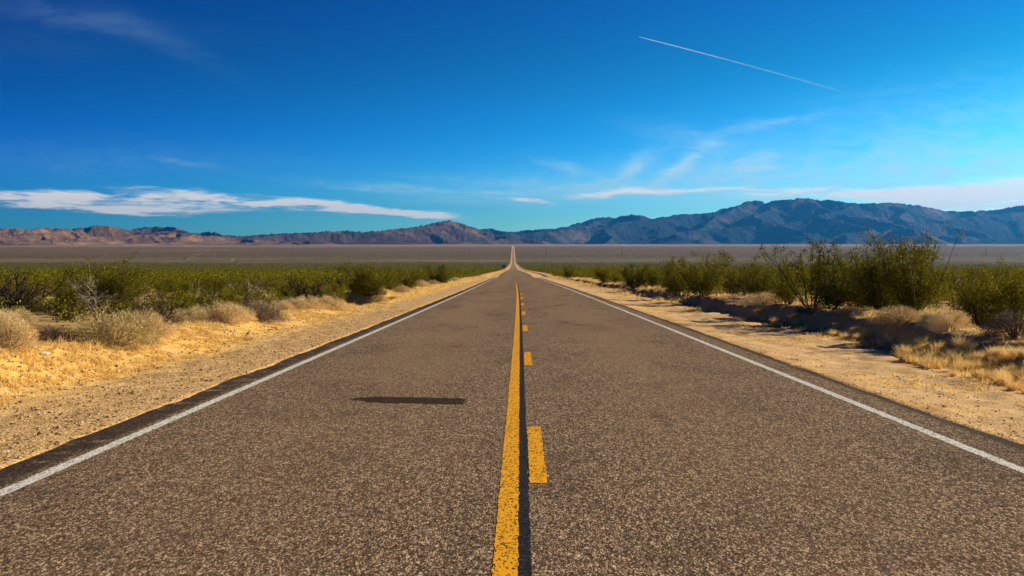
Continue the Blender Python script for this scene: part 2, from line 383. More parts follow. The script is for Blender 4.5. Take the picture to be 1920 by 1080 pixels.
rng_ = np.random.default_rng(1)
def_dz = .0025
line('edge_line', -3.535, -3.425, -50, 240, M_wht, 'solid white edge line along the left side of the road', 'road marking', def_dz)
line('edge_line', 3.715, 3.825, -50, 240, M_wht, 'solid white edge line along the right side of the road', 'road marking', def_dz)
line('centre_line', -.13, .0, -50, 140, M_yel, 'solid yellow line along the middle of the road', 'road marking', .003)
line('sealant_strip', -.02, .068, -50, 150, M_seal, 'black strip between the solid and the broken yellow line', 'road marking', .0015)
y1_ = 3600/404.
PER = 3600*.00303; LEN = 3600*.00089
names = ['broken yellow dash nearest the camera, wide and worn', 'second yellow dash from the camera right of the black strip', 'third yellow dash from the camera right of the black strip',
         'fourth yellow dash from the camera, a small block', 'fifth yellow dash from the camera, a thin speck']
for i in range(-1, 7):
    a = y1_+PER*i
    if i < 0: lab = 'yellow dash just behind the camera position'; continue
    lab = names[i] if i < 5 else 'tiny far yellow dash in the broken line near the crest'
    line('lane_dash', .075, .20, a, a+LEN, M_yel, lab, 'road marking', def_dz+.002, 'dashes of the broken yellow line')

# ------------------------------------------------------------------ mountains
def m_rock(c1, c2, c3, sc):
    def f(n, p):
        P = n.geo(); a = n.noise(P, sc, 8, .7); b = n.noise(n.map(P, (1, 1, 2.5)), sc*4, 6, .75)
        c = n.ramp(a, [(.32, c1), (.5, c2), (.68, c3)])
        c = n.mix(n.step(b, .44, .62, .0, .55), c, tuple(q*.5 for q in c1))
        return c
    return f
M_left = material('red_brown_rock', m_rock((.055,.035,.022), (.19,.11,.06), (.40,.24,.135), .0012), 1., .05)
M_mid = material('purple_brown_rock', m_rock((.028,.023,.022), (.092,.062,.052), (.26,.17,.12), .0011), 1., .05)
M_right = material('dark_grey_rock', m_rock((.012,.024,.038), (.026,.042,.058), (.17,.13,.115), .0008), 1., .05)
def mountain(name, pts, Db, D, Dback, mat, seed, ncol=1100, nrow=120, gap=360., L0=1900., slope=.50, shear=-.35, wa=.55, ra=.16):
    """range of tent-shaped ridges: a crest with the outline of the picture, spurs running down to the plain, side spurs"""
    rg = np.random.default_rng(seed); PL = lambda u, Y_: (u-VPX)/F*Y_
    pu = np.array([q[0] for q in pts], float); pv = np.array([q[1] for q in pts], float)
    cu = np.arange(pu[0], pu[-1], 7.); cvv = np.interp(cu, pu, pv)+(fbm(cu*.13, cu*0, 4, seed+50, .6)-.5)*2.2
    cD = D*(1+(fbm(cu*.008, cu*0+2, 4, seed+9)-.5)*.16)
    cx = PL(cu, cD); ch = EYE+cD*(HOR-cvv)/F-zroad(cD)                    # height above the plain
    segs = [(cx[i], cD[i], ch[i], cx[i+1], cD[i+1], ch[i+1], slope*1.05) for i in range(len(cu)-1)]
    hmax = ch.max()
    x = cx[0]
    while x < cx[-1]:
        i = int(np.clip(np.searchsorted(cx, x), 1, len(cx)-1)); h = ch[i]
        L = L0*(.55+.6*max(h, 0)/hmax)*rg.uniform(.8, 1.2); sh = shear+rg.normal(0, .22)
        n = 6; px, py, ph = cx[i], cD[i], h*.97
        for k in range(n):
            sh2 = sh+rg.normal(0, .25); st = L/n; f = 1-(k+1)/n
            qx, qy = px+sh2*st, py-st; qh = h*(.10+.87*f**1.25)*rg.uniform(.92, 1.04)-h*.10*(k == n-1)
            segs.append((px, py, ph, qx, qy, qh, slope))
            for sd in (-1, 1):
                if rg.random() < .8:
                    l = gap*rg.uniform(.5, 1.1)*(1-.4*k/n); dx = sd*l; dy = -l*rg.uniform(.5, 1.3)
                    segs.append((qx, qy, qh*.98, qx+dx, qy+dy, qh-l*rg.uniform(.30, .5), slope*1.15))
            px, py, ph = qx, qy, qh
        x += gap*rg.uniform(.7, 1.3)
    # a few isolated foothills
    for i in range(int((cx[-1]-cx[0])/gap/3)):
        fx = rg.uniform(cx[0], cx[-1]); j = int(np.clip(np.searchsorted(cx, fx), 1, len(cx)-1)); fy = D-L0*rg.uniform(.75, 1.05); fh = ch[j]*rg.uniform(.10, .28)
        a_ = rg.uniform(-.6, .6); l = gap*rg.uniform(.3, .8); segs.append((fx-l, fy-a_*l, fh*.6, fx, fy, fh, slope*.8)); segs.append((fx, fy, fh, fx+l, fy+a_*l, fh*.5, slope*.8))
    u = np.linspace(pu[0]-20, pu[-1]+20, ncol); Yr = np.concatenate([np.linspace(Db, D*1.10, nrow), np.linspace(D*1.10, Dback, 14)[1:]])
    U, Ym = np.meshgrid(u, Yr); Xm = PL(U, Ym)
    wx = Xm+(fbm(Xm/gap*2.2, Ym/gap*1.6, 4, seed+5)-.5)*gap*wa; wy = Ym+(fbm(Xm/gap*2.2+9, Ym/gap*1.6, 4, seed+6)-.5)*gap*wa
    Hh = np.full_like(Xm, -400.)
    for (x0, y0, h0, x1, y1, h1, sl) in segs:
        rch = max(h0, h1, 1)/sl+gap; r0 = np.searchsorted(Yr, min(y0, y1)-rch); r1 = np.searchsorted(Yr, max(y0, y1)+rch)
        if r1 <= r0: continue
        ym = (y0+y1)/2; c0_ = np.searchsorted(u, VPX+F*(min(x0, x1)-rch)/(ym if min(x0, x1)-rch > 0 else ym-rch)-25); c1_ = np.searchsorted(u, VPX+F*(max(x0, x1)+rch)/(ym-rch if max(x0, x1)+rch > 0 else ym+rch)+25)
        if c1_ <= c0_: continue
        X_, Y_ = wx[r0:r1, c0_:c1_], wy[r0:r1, c0_:c1_]; dx, dy = x1-x0, y1-y0
        t = np.clip(((X_-x0)*dx+(Y_-y0)*dy)/(dx*dx+dy*dy+1e-6), 0, 1)
        d = np.hypot(X_-x0-t*dx, Y_-y0-t*dy)
        Hh[r0:r1, c0_:c1_] = np.maximum(Hh[r0:r1, c0_:c1_], h0+(h1-h0)*t-sl*d)
    rough = (fbm(Xm/gap*3.5, Ym/gap*2.5, 5, seed+20, .6, True)-.55)*gap*ra
    Hh = Hh+rough*sstep(Hh, 0, 90)
    ap = 14.                                                        # soft foot: rock fades into its apron
    Hs = np.where(Hh > 60, Hh, ap*np.logaddexp(0, np.clip(Hh, -300, 60)/ap))
    Zm = zroad(Ym)-7+Hs
    Zm[0] -= 30
    o = mesh_obj(name, np.stack([Xm, Ym, Zm], -1).reshape(-1, 3), grid_faces(len(Yr), ncol), mat, smooth=True); tag(o, kind='structure'); return o
P_left = [(-700,446),(-450,440),(-250,428),(-100,432),(0,426.5),(40,429),(62,427.5),(94,427),(134,428),(156,426.5),(169,422.5),(187,421.5),(209,422.5),(225,427.5),(242,434),(266,437),(310,436),(344,436),(369,440),(416,442),(450,447),(500,450),(560,453),(620,457),(660,462)]
P_left2 = [(180,446),(225,436),(242,432),(266,427),(287,424.5),(309,423),(325,426),(344,432.5),(369,436),(397,433),(416,438),(447,443),(487,440),(528,437.5),(553,435),(594,436),(619,433),(653,431.5),(669,435.5),(684,438),(719,442),(760,450),(800,462)]
P_mid = [(600,462),(660,446),(684,438),(719,435.6),(750,431.5),(769,427),(787,423.7),(803,423.7),(816,417.5),(828,413.7),(844,413),(862,417.5),(881,423.7),(900,432),(922,438),(960,444),(1010,450),(1080,458),(1100,464)]
P_right = [(820,456),(860,440),(900,427.8),(922,428),(937,430.6),(956,435.3),(978,431),(1006,431.5),(1016,429),(1037,428),(1062,425.6),(1084,418),(1120,409.5),(1139,407),(1153,409.5),(1177,402),(1201,403.7),(1220,410.4),(1263,402.7),(1330,399),(1354,391),(1383,385.5),(1405,376),(1417,375),(1429,383),(1445,376),(1479,372.6),(1503,370.6),(1522,373.5),(1556,375.4),(1603,381),(1642,380),(1675,381),(1709,383),(1738,390),(1766,395.6),(1805,396.5),(1843,395),(1876,392.7),(1900,386.5),(1920,384.5),(2050,376),(2200,388),(2500,410),(2700,440)]
mountain('mountain_range', P_left, 11900, 14900, 17000, M_left, 3, gap=360, L0=3000, slope=.50, shear=-.6, wa=.36, ra=.10)
mountain('mountain_range', P_left2, 14000, 17500, 20000, M_mid, 14, gap=420, L0=3100, slope=.50, shear=-.5, wa=.36, ra=.10)
mountain('mountain_range', P_mid, 12900, 16800, 19500, M_mid, 27, gap=470, L0=3600, slope=.52, shear=-.55, wa=.30, ra=.10)
mountain('mountain_range', P_right, 17500, 24500, 30000, M_right, 41, ncol=1500, nrow=190, gap=640, L0=5200, slope=.52, wa=.34, ra=.085)

# ------------------------------------------------------------------ foliage materials
def leafmat(name, c1, c2, c3, rough=.85, transl=.2, spec=.08, ow=.30):
    m = bpy.data.materials.new(name); m.use_nodes = True; n = NT(m.node_tree); p = m.node_tree.nodes['Principled BSDF']
    ri = n.geo('Random Per Island'); oi = n.n.new('ShaderNodeObjectInfo').outputs['Random']
    P = n.geo(); big = n.noise(P, 3.5, 3)
    f = n.m('ADD', n.m('MULTIPLY', ri, .45), n.m('ADD', n.m('MULTIPLY', big, .30), n.m('MULTIPLY', oi, ow)))
    c = n.ramp(f, [(.2, c1), (.5, c2), (.85, c3)])
    n.link(c, p.inputs['Base Color']); p.inputs['Roughness'].default_value = rough; p.inputs['Specular IOR Level'].default_value = spec
    t = n.n.new('ShaderNodeBsdfTranslucent'); n.link(c, t.inputs['Color'])
    mx = n.n.new('ShaderNodeMixShader'); mx.inputs[0].default_value = transl
    n.l.new(p.outputs[0], mx.inputs[1]); n.l.new(t.outputs[0], mx.inputs[2]); n.l.new(mx.outputs[0], n.n['Material Output'].inputs[0])
    return m
M_creo = leafmat('creosote_leaves', (.034,.037,.003), (.122,.115,.005), (.34,.28,.016), transl=.33)
M_salt = leafmat('saltbush_twigs', (.38,.26,.11), (.72,.53,.25), (.92,.74,.42), transl=.1)
M_saltg = leafmat('grey_green_saltbush', (.27,.21,.075), (.62,.49,.21), (.90,.72,.38), transl=.1)
M_grass = leafmat('dry_straw', (.52,.32,.08), (.78,.54,.18), (.93,.74,.36), transl=.5)
M_greyb = leafmat('grey_brown_twigs', (.07,.045,.035), (.15,.105,.075), (.30,.22,.15), transl=.1)
def barkmat(name, c1, c2):
    return material(name, lambda n, p: n.ramp(n.noise(n.geo(), 14, 4), [(.3, c1), (.7, c2)]), .9, .1)
M_bark = barkmat('dark_bark', (.030,.020,.012), (.085,.06,.035))
M_pale = barkmat('bleached_wood', (.30,.25,.17), (.55,.47,.33))
M_dead = barkmat('dead_dark_wood', (.022,.015,.011), (.07,.048,.035))

# ------------------------------------------------------------------ plant geometry
def leaves(C, size, rg, asp=2.2, up=.0):
    """diamond leaves at centres C"""
    n = len(C); d = rg.normal(size=(n, 3)); d[:, 2] = np.abs(d[:, 2])*(1+up)+up; d /= np.linalg.norm(d, axis=1)[:, None]
    w = np.cross(d, rg.normal(size=(n, 3))); w /= np.linalg.norm(w, axis=1)[:, None]+1e-9
    s = (size*rg.uniform(.6, 1.4, n))[:, None]
    V = np.stack([C-d*s*.5, C+w*s*.5/asp, C+d*s*.5, C-w*s*.5/asp], 1).reshape(-1, 3)
    return V, np.arange(n*4).reshape(-1, 4)
def blades(B, Dv, L, w, rg, bend=.3):
    """thin bent blade: two quads (second tapering)"""
    n = len(B); sd_ = np.cross(Dv, rg.normal(size=(n, 3))); sd_ /= np.linalg.norm(sd_, axis=1)[:, None]+1e-9
    L = np.asarray(L)[:, None]; w = w*np.ones((n, 1))
    out = Dv*np.array([1, 1, 0]); mid = B+Dv*L*.5; tip = B+Dv*L+out*L*bend*.6-np.array([0, 0, 1])*L*bend*.25
    V = np.stack([B-sd_*w*.5, B+sd_*w*.5, mid+sd_*w*.4, mid-sd_*w*.4, tip+sd_*w*.06, tip-sd_*w*.06], 1).reshape(-1, 3)
    b = np.arange(n)[:, None]*6
    return V, np.concatenate([b+np.array([[0, 1, 2, 3]]), b+np.array([[3, 2, 4, 5]])])
def tubes(paths, rad):
    """3-sided tapering tubes; paths: list of (k,3)"""
    Vs, Fs, off = [], [], 0
    for pth, r in zip(paths, rad):
        k = len(pth); t = np.gradient(pth, axis=0); t /= np.linalg.norm(t, axis=1)[:, None]+1e-9
        a = np.cross(t, [.3, .9, .1]); a /= np.linalg.norm(a, axis=1)[:, None]+1e-9; b = np.cross(t, a)
        rr_ = (r*np.linspace(1, .3, k))[:, None]
        ring = np.stack([pth+(a*math.cos(q)+b*math.sin(q))*rr_ for q in (0, 2.094, 4.189)], 1)
        Vs.append(ring.reshape(-1, 3)); i = np.arange(k-1)[:, None]*3
        for j in range(3):
            Fs.append(np.concatenate([i+j, i+(j+1) % 3, i+3+(j+1) % 3, i+3+j], 1)+off)
        off += 3*k
    return np.concatenate(Vs), np.concatenate(Fs)
def stem_path(rg, base, d, L, k=6, curl=.12, lift=.0):
    p = [np.array(base, float)]; d = d/np.linalg.norm(d)
    for i in range(k-1):
        d = d + rg.normal(size=3)*curl + np.array([0, 0, lift]); d /= np.linalg.norm(d); p.append(p[-1]+d*L/(k-1))
    return np.array(p)
def creosote(seed, H=1.6, Rd=1.0, nst=17, nleaf=7200, lsize=.052, airy=0., pale=2):
    rg = np.random.default_rng(seed); paths, rad, ppaths, prad = [], [], [], []; tips = []
    for i in range(nst):
        a = rg.uniform(0, 6.283); tilt = rg.uniform(.08, 1.0)**.8*math.atan2(Rd, H)*1.25
        d = np.array([math.cos(a)*math.sin(tilt), math.sin(a)*math.sin(tilt), math.cos(tilt)])
        L = H*rg.uniform(.70, 1.08)/max(.6, math.cos(tilt)*.98)
        pt = stem_path(rg, (math.cos(a)*.10, math.sin(a)*.10, -.08), d, L, 7, .10, .03)
        (ppaths if i < pale else paths).append(pt); (prad if i < pale else rad).append(.018 if i >= pale else .013)
        for j in range(rg.integers(6, 11)):
            q = rg.uniform(.10, .98); idx = q*6; i0 = int(min(5, idx)); bp = pt[i0]+(pt[i0+1]-pt[i0])*(idx-i0)
            dd = d*.9+rg.normal(size=3)*.55; dd[2] = abs(dd[2])*.8+.15
            sp = stem_path(rg, bp, dd, L*rg.uniform(.14, .34), 4, .15, .05); paths.append(sp); rad.append(.007)
            tips.append(sp)
        tips.append(pt[3:])
    # leaves gather in small clumps along the twigs
    tp = np.concatenate([np.concatenate([t[:-1]+(t[1:]-t[:-1])*f for f in (.25, .6, .95)]) for t in tips])
    keep = tp[:, 2] > H*(.03+.25*airy); tp = tp[keep]
    cl = tp[rg.integers(0, len(tp), int(nleaf/26))]; sig = .055+.035*(1-airy)
    C = np.repeat(cl, 26, 0)+rg.normal(size=(len(cl)*26, 3))*sig*np.array([1, 1, .8])
    C = C[C[:, 2] > .03]
    if airy < .5:
        m_ = int(nleaf*.5/30); a_ = rg.uniform(0, 6.283, m_); q_ = rg.random(m_)**.5*Rd*.72
        lo = np.stack([np.cos(a_)*q_, np.sin(a_)*q_, H*rg.uniform(.06, .5, m_)], 1)
        lo = np.repeat(lo, 30, 0)+rg.normal(size=(m_*30, 3))*.085; C = np.concatenate([C, lo[lo[:, 2] > .01]])
    LV, LF = leaves(C, lsize, rg, 2.0, .15)
    SV, SF = tubes(paths, rad)
    out = {'foliage': (LV, LF), 'stems': (SV, SF)}
    if pale: out['dead_stems'] = tubes(ppaths, prad)
    return out
def dome(seed, Rx=.5, H=.45, n=9000, L=.06, w=.0045, nst=26):
    rg = np.random.default_rng(seed); d = rg.normal(size=(n, 3)); d[:, 2] = np.abs(d[:, 2])*.9+.02; d /= np.linalg.norm(d, axis=1)[:, None]
    a = np.arctan2(d[:, 1], d[:, 0]); lump = 1+.16*np.sin(a*3+seed)+.12*np.sin(a*5+d[:, 2]*6+seed*2)+.10*np.sin(d[:, 2]*9+a*2)
    r = rg.uniform(.35, 1.0, n)**.5*lump
    B = d*r[:, None]*np.array([Rx, Rx, H]); Dv = d*np.array([1, 1, 1.2])+rg.normal(size=(n, 3))*.9; Dv /= np.linalg.norm(Dv, axis=1)[:, None]
    B[:, 2] += .0
    V, Fq = blades(B, Dv, L*rg.uniform(.5, 1.5, n), w, rg, .2)
    paths = []
    for i in range(nst):
        aa = rg.uniform(0, 6.283); t = rg.uniform(.1, 1.3); dd = np.array([math.cos(aa)*math.sin(t), math.sin(aa)*math.sin(t), math.cos(t)])
        paths.append(stem_path(rg, (0, 0, -.03), dd, .85*(Rx*math.sin(t)+H*math.cos(t)), 5, .18))
    return {'foliage': (V, Fq), 'stems': tubes(paths, [.008]*nst)}
def bare(seed, H=.6, Rd=.6, nst=16, r0=.014, depth=3):
    rg = np.random.default_rng(seed); paths, rad = [], []
    def grow(b, d, L, r, k):
        p = stem_path(rg, b, d, L, 5, .22, .02); paths.append(p); rad.append(r)
        if k:
            for j in range(rg.integers(3, 5)):
                i0 = rg.integers(1, 5); dd = (p[i0]-p[i0-1]); dd = dd/np.linalg.norm(dd)+rg.normal(size=3)*.6; dd[2] = dd[2]*.7+.15
                grow(p[i0], dd, L*rg.uniform(.4, .65), r*.6, k-1)
    for i in range(nst):
        a = rg.uniform(0, 6.283); t = rg.uniform(.2, 1.)*math.atan2(Rd, H)*1.3
        grow((0, 0, -.05), np.array([math.cos(a)*math.sin(t), math.sin(a)*math.sin(t), math.cos(t)]), H*.75/max(.5, math.cos(t)), r0, depth-1)
    return {'branches': tubes(paths, rad)}
def grass(seed, n=260, H=.35, Rb=.12, w=.006):
    rg = np.random.default_rng(seed); a = rg.uniform(0, 6.283, n); t = np.abs(rg.normal(0, .38, n))
    B = np.stack([np.cos(a)*Rb*rg.random(n), np.sin(a)*Rb*rg.random(n), np.full(n, -.02)], 1)
    Dv = np.stack([np.cos(a)*np.sin(t), np.sin(a)*np.sin(t), np.cos(t)], 1)
    return {'blades': blades(B, Dv, H*rg.uniform(.5, 1.15, n), w, rg, .45)}
MATS = {}
def protos(kind, gens, mats):
    out = []
    for gn in gens:
        out.append({k: mesh_obj(k, V, Fq, mats[k], link=False) for k, (V, Fq) in gn.items()})
    return out
cm = {'foliage': M_creo, 'stems': M_bark, 'dead_stems': M_pale}
PR = {
 'creosote': protos('c', [creosote(11), creosote(12, nst=18), creosote(13, nst=14, nleaf=6000), creosote(14, Rd=1.2, nst=17), creosote(15, H=1.5, Rd=.8), creosote(16, nst=16, pale=4)], cm),
 'airy': protos('a', [creosote(21, H=1.6, Rd=1.0, nst=14, nleaf=2600, airy=1., pale=2), creosote(22, H=1.6, Rd=1.25, nst=12, nleaf=1500, airy=1., pale=7)], cm),
 'big': protos('b', [creosote(31, H=1.6, Rd=1.0, nst=26, nleaf=13000, lsize=.046, pale=2), creosote(32, H=1.6, Rd=1.1, nst=22, nleaf=11500, lsize=.046, pale=3)], cm),
 'salt': protos('s', [dome(41), dome(42, .5, .38), dome(43, .5, .5), dome(44, .5, .42, n=10000)], {'foliage': M_salt, 'stems': M_dead}),
 'saltg': protos('s', [dome(51, n=15000, L=.045, w=.0035), dome(52, .5, .42)], {'foliage': M_saltg, 'stems': M_dead}),
 'greyb': protos('g', [dome(61, .5, .36, n=5000, L=.09), dome(62, .5, .42, n=4600, L=.09)], {'foliage': M_greyb, 'stems': M_dead}),
 'bare': protos('d', [bare(71), bare(72, nst=20)], {'branches': M_dead}),
 'barepale': protos('d', [bare(73, H=.7, nst=9, r0=.012)], {'branches': M_pale}),
 'grass': protos('gr', [grass(81), grass(82, n=320), grass(83, H=.42), grass(84, n=200, H=.3)], {'blades': M_grass}),
}
rgP = random.Random(9)
def plant(kind, name, x, y, sc, label, cat, group=None, var=None, rz=None, dz=0., lean=(0, 0), squash=1.):
    pr = PR[kind]; pr = pr[(var if var is not None else rgP.randrange(len(pr))) % len(pr)]
    z = float(ground(x, y))+dz
    o = empty(name, (x, y, z), rz if rz is not None else rgP.uniform(0, 6.28), (sc, sc, sc*squash))
    o.rotation_euler[0] = lean[0]; o.rotation_euler[1] = lean[1]
    for k, me in pr.items():
        c = bpy.data.objects.new(k, me); COL.objects.link(c); c.parent = o
    tag(o, label, cat, group); return o
PLACED = []
def on(u, v):
    """ground point seen at photo pixel (u, v): march the sight line"""
    dx, dz = (u-VPX)/F, (HOR-v)/F
    y = 6.; 
    ys = np.concatenate([np.arange(6, 120, .05), np.arange(120, 700, .5)])
    gz = ground(ys*dx, ys); k = np.where(EYE+ys*dz <= gz)[0]
    y = ys[k[0]] if len(k) else 400.
    return y*dx, y
def put(kind, name, u, v, hpx, label, cat, group=None, href=1.6, wide=1., depth=None, **kw):
    x, y = on(u, v)
    if depth: y = depth; x = (u-VPX)/F*y
    H = hpx*y/F; sc = H/href
    o = plant(kind, name, x, y, sc, label, cat, group, **kw)
    o.scale = (sc*wide, sc*wide, sc); PLACED.append((x, y, max(.5, sc*wide*.6))); return o

SB, CB = 'shrub', 'bush'
# left verge, pale rounded shrubs: (u, v base, height px, wide, kind, label)
GL = 'pale rounded shrubs along the left berm'
for (u, v, h, w, kd, lab) in [
    (212, 648, 70, 1.15, 'saltg', 'biggest grey-green saltbush on the left berm, wide domed clump near the camera'),
    (278, 634, 46, .9, 'salt', 'tan dry shrub leaning against the right side of the biggest saltbush'),
    (12, 655, 66, .9, 'salt', 'pale dry shrub cut off by the left picture edge on the berm'),
    (92, 642, 34, 1.3, 'greyb', 'low grey-brown twiggy shrub left of the biggest saltbush'),
    (30, 608, 30, 1.3, 'salt', 'pale low shrub behind the berm at the far left'),
    (372, 605, 32, 1.1, 'saltg', 'small grey-green shrub right of the leafless dark shrub on the left berm'),
    (424, 606, 46, .95, 'salt', 'tan rounded shrub on the berm, between a grey-green one and a dark-sided one'),
    (486, 604, 46, .95, 'greyb', 'dark-sided twiggy shrub on the left berm right of a tan dome'),
    (503, 598, 34, .9, 'saltg', 'olive fringed low shrub joined to the dark-sided shrub'),
    (527, 584, 25, 1., 'salt', 'small tan shrub behind the dark-sided shrub on the left berm'),
    (571, 580, 30, 1.1, 'salt', 'pale domed shrub, first of a close pair before the dark wash cut'),
    (618, 580, 25, 1.2, 'salt', 'wider pale shrub, second of a close pair before the dark wash cut'),
    (706, 554, 16, 1.3, 'greyb', 'grey shrub overhanging the dark wash cut on the left'),
    (335, 606, 26, 1.2, 'salt', 'low straw-coloured shrub against the leafless dark branching shrub'),
    (398, 600, 24, 1.1, 'salt', 'low straw shrub between the grey-green one and the tan dome on the berm'),
    (452, 600, 24, 1.1, 'salt', 'low straw shrub tucked left of the dark-sided shrub on the berm'),
    (548, 582, 22, 1.2, 'salt', 'low pale shrub left of the close pair on the berm'),
    (596, 579, 24, 1.0, 'saltg', 'grey-green shrub wedged into the close pair of pale shrubs'),
    (855, 527, 7, 1.5, 'salt', 'tiny pale shrub on the far end of the left berm'),
    (755, 548, 13, 1.2, 'salt', 'small pale shrub just past the dark wash cut'),
    (790, 538, 13, 1.3, 'salt', 'pale tumbled shrub far along the left berm'),
    (812, 534, 10, 1.3, 'salt', 'last pale shrub on the left berm before the green hedge closes in'),
    ]:
    put(kd, 'saltbush', u, v, h, lab, SB, GL, href=.5, wide=w)
put('bare', 'bare_shrub', 306, 609, 46, 'leafless dark branching shrub on the left berm beside the saltbush', SB, href=.62, wide=1.1, var=0)
put('bare', 'bare_shrub', 22, 604, 92, 'tall twisted leafless shrub at the left picture edge', SB, href=.62, wide=1.25, var=1)
put('bare', 'bare_shrub', 120, 600, 34, 'low sprawling dead branches on pale sand at the left', SB, href=.62, wide=2.2, var=0)
put('barepale', 'bare_shrub', 465, 563, 54, 'bleached pale stems standing up in the green bushes on the left', SB, href=.7, wide=1.)
put('barepale', 'bare_shrub', 160, 576, 84, 'tall bleached stems rising from the big green bush on the left', SB, href=.7, wide=.7)
# left creosotes
GC = 'creosote bushes near the road'
for (u, v, h, w, kd, lab) in [
    (205, 588, 96, 1.15, 'big', 'largest dark green bush on the left, with pale stems, behind the big saltbush'),
    (130, 584, 56, 1.1, 'creosote', 'olive bush left of the largest left bush'),
    (30, 590, 58, 1.2, 'creosote', 'olive bush at the left edge behind the twisted leafless shrub'),
    (338, 576, 50, 1.2, 'creosote', 'dark green bush above the leafless dark shrub on the left'),
    (400, 566, 40, 1.3, 'creosote', 'olive bush above the tan dome on the left'),
    (466, 570, 58, 1.1, 'airy', 'open bush with bleached stems above the dark-sided shrub'),
    (545, 562, 42, 1.4, 'creosote', 'rounded green bush behind the close pair of pale shrubs'),
    (628, 571, 36, 1.0, 'creosote', 'low yellow-green bush just left of the dark wash cut'),
    (688, 554, 58, 1.25, 'big', 'dense dark green bush directly above the dark wash cut'),
    (760, 543, 40, 1.5, 'creosote', 'green bush right of the wash cut on the left verge'),
    (822, 532, 32, 1.5, 'creosote', 'green bush near the far end of the left berm'),
    ]:
    put(kd, 'creosote_bush', u, v, h, lab, CB, GC, href=1.6, wide=w)
# right creosotes
for (u, v, h, w, kd, var, lab) in [
    (1655, 582, 124, .92, 'big', 0, 'tall tree-like creosote on the right, left one of the two tallest crowns'),
    (1714, 584, 128, .90, 'big', 1, 'tall tree-like creosote on the right, right one of the two tallest crowns'),
    (1520, 576, 122, .95, 'airy', 0, 'tall airy bush with wispy top left of the tallest crowns'),
    (1560, 578, 88, 1.1, 'creosote', 1, 'dense dark bush filling the gap left of the tallest crowns'),
    (1478, 570, 84, .9, 'creosote', 2, 'olive bush left of the wispy airy bush on the right'),
    (1610, 578, 84, .85, 'creosote', 3, 'dark low-branched bush under the tallest crowns'),
    (1838, 606, 96, 1.2, 'creosote', 0, 'bright olive bush near the right picture edge'),
    (1905, 600, 96, .9, 'creosote', 5, 'olive bush cut off by the right picture edge'),
    (1790, 580, 70, .8, 'airy', 1, 'sparse bush right of the tallest crowns'),
    (1268, 552, 60, 1.25, 'creosote', 1, 'dark green bush on the right, first of the mid-distance clump'),
    (1318, 556, 72, 1.25, 'creosote', 0, 'tall bush in the middle of the mid-distance clump on the right'),
    (1372, 553, 74, 1.15, 'creosote', 2, 'bush with a pointed top in the mid-distance clump on the right'),
    (1425, 560, 62, 1.0, 'creosote', 3, 'rounded bush at the right end of the mid-distance clump'),
    (1135, 530, 34, 1.2, 'creosote', 4, 'dark green bush beside the far right shoulder'),
    (1190, 540, 40, 1.2, 'creosote', 1, 'green bush left of the mid-distance clump on the right'),
    (1066, 521, 22, 1.3, 'creosote', 1, 'small green bush far along the right shoulder'),
    ]:
    put(kd, 'creosote_bush', u, v, h, lab, CB, GC, href=1.6, wide=w, var=var)
put('bare', 'bare_shrub', 1762, 556, 44, 'black leafless shrub right of the tallest crowns', SB, href=.62, wide=1.0, var=1)
put('bare', 'bare_shrub', 1395, 556, 34, 'grey leafless shrub before the mid-distance clump', SB, href=.62, wide=.9, var=0)
GRR = 'pale rounded shrubs along the right bank'
for (u, v, h, w, kd, lab) in [
    (1684, 606, 38, 1.3, 'salt', 'broad tan dome on the bank below the tallest crowns'),
    (1776, 620, 40, 1.0, 'salt', 'golden dry dome on the bank right of the broad tan dome'),
    (1742, 612, 28, .9, 'saltg', 'greenish shrub wedged between two tan domes on the right bank'),
    (1432, 572, 24, 1.8, 'salt', 'flat straw-coloured shrub on the bank left of the airy bush'),
    (1522, 588, 20, 1.5, 'greyb', 'dark grey low shrub on the bank under the airy bush'),
    (1592, 592, 20, 1.4, 'greyb', 'brown low shrub on the bank under the tallest crowns'),
    (1900, 636, 56, 1.1, 'greyb', 'dark grey-brown shrub on the bank at the right picture edge'),
    (1462, 562, 18, 1.2, 'greyb', 'small grey shrub among straw on the right bank'),
    (1188, 533, 12, 1.8, 'salt', 'pale low shrub beside the far right shoulder'),
    (1070, 519, 8, 1.6, 'salt', 'pale speck of a shrub far along the right shoulder'),
    ]:
    put(kd, 'saltbush', u, v, h, lab, SB, GRR, href=.5, wide=w)
# low branches: half-dead low bushes round the far left sand patch
# scattered creosotes: individuals within ~100 m, one label for each belt
rg = np.random.default_rng(77); pts = []
def blocked(x, y, r):
    for (a, b, c) in PLACED:
        if (x-a)**2+(y-b)**2 < (r+c)**2: return True
    return False
cnt = 0
def lims(s):   # clear of shoulder and berm
    return s < -9.3 or s > 9.6
tries = 0
while cnt < 215 and tries < 60000:
    tries += 1
    y = 26+ (130-26)*rg.random()**.62; x = (rg.random()-.5)*2*(.455*y+3); s = x-float(xc(y))
    if not lims(s): continue
    if x < 0 and y < 33 and x > -17: continue
    if x < -9 and y < 40 and abs(x+.36*y) < 3: continue
    if blocked(x, y, .55+y*.004): continue
    side = 'left' if s < 0 else 'right'; sc = rg.uniform(.34, .60) if s < 0 else rg.uniform(.42, .85); band = 'nearer' if y < 75 else 'farther'
    lab = f'olive creosote bush in the {band} part of the green belt {side} of the road'
    plant('creosote', 'creosote_bush', x, y, sc, lab, CB, f'creosote bushes in the belt {side} of the road', rz=rg.uniform(0, 6.28))
    PLACED.append((x, y, .5)); cnt += 1
n_b = 0
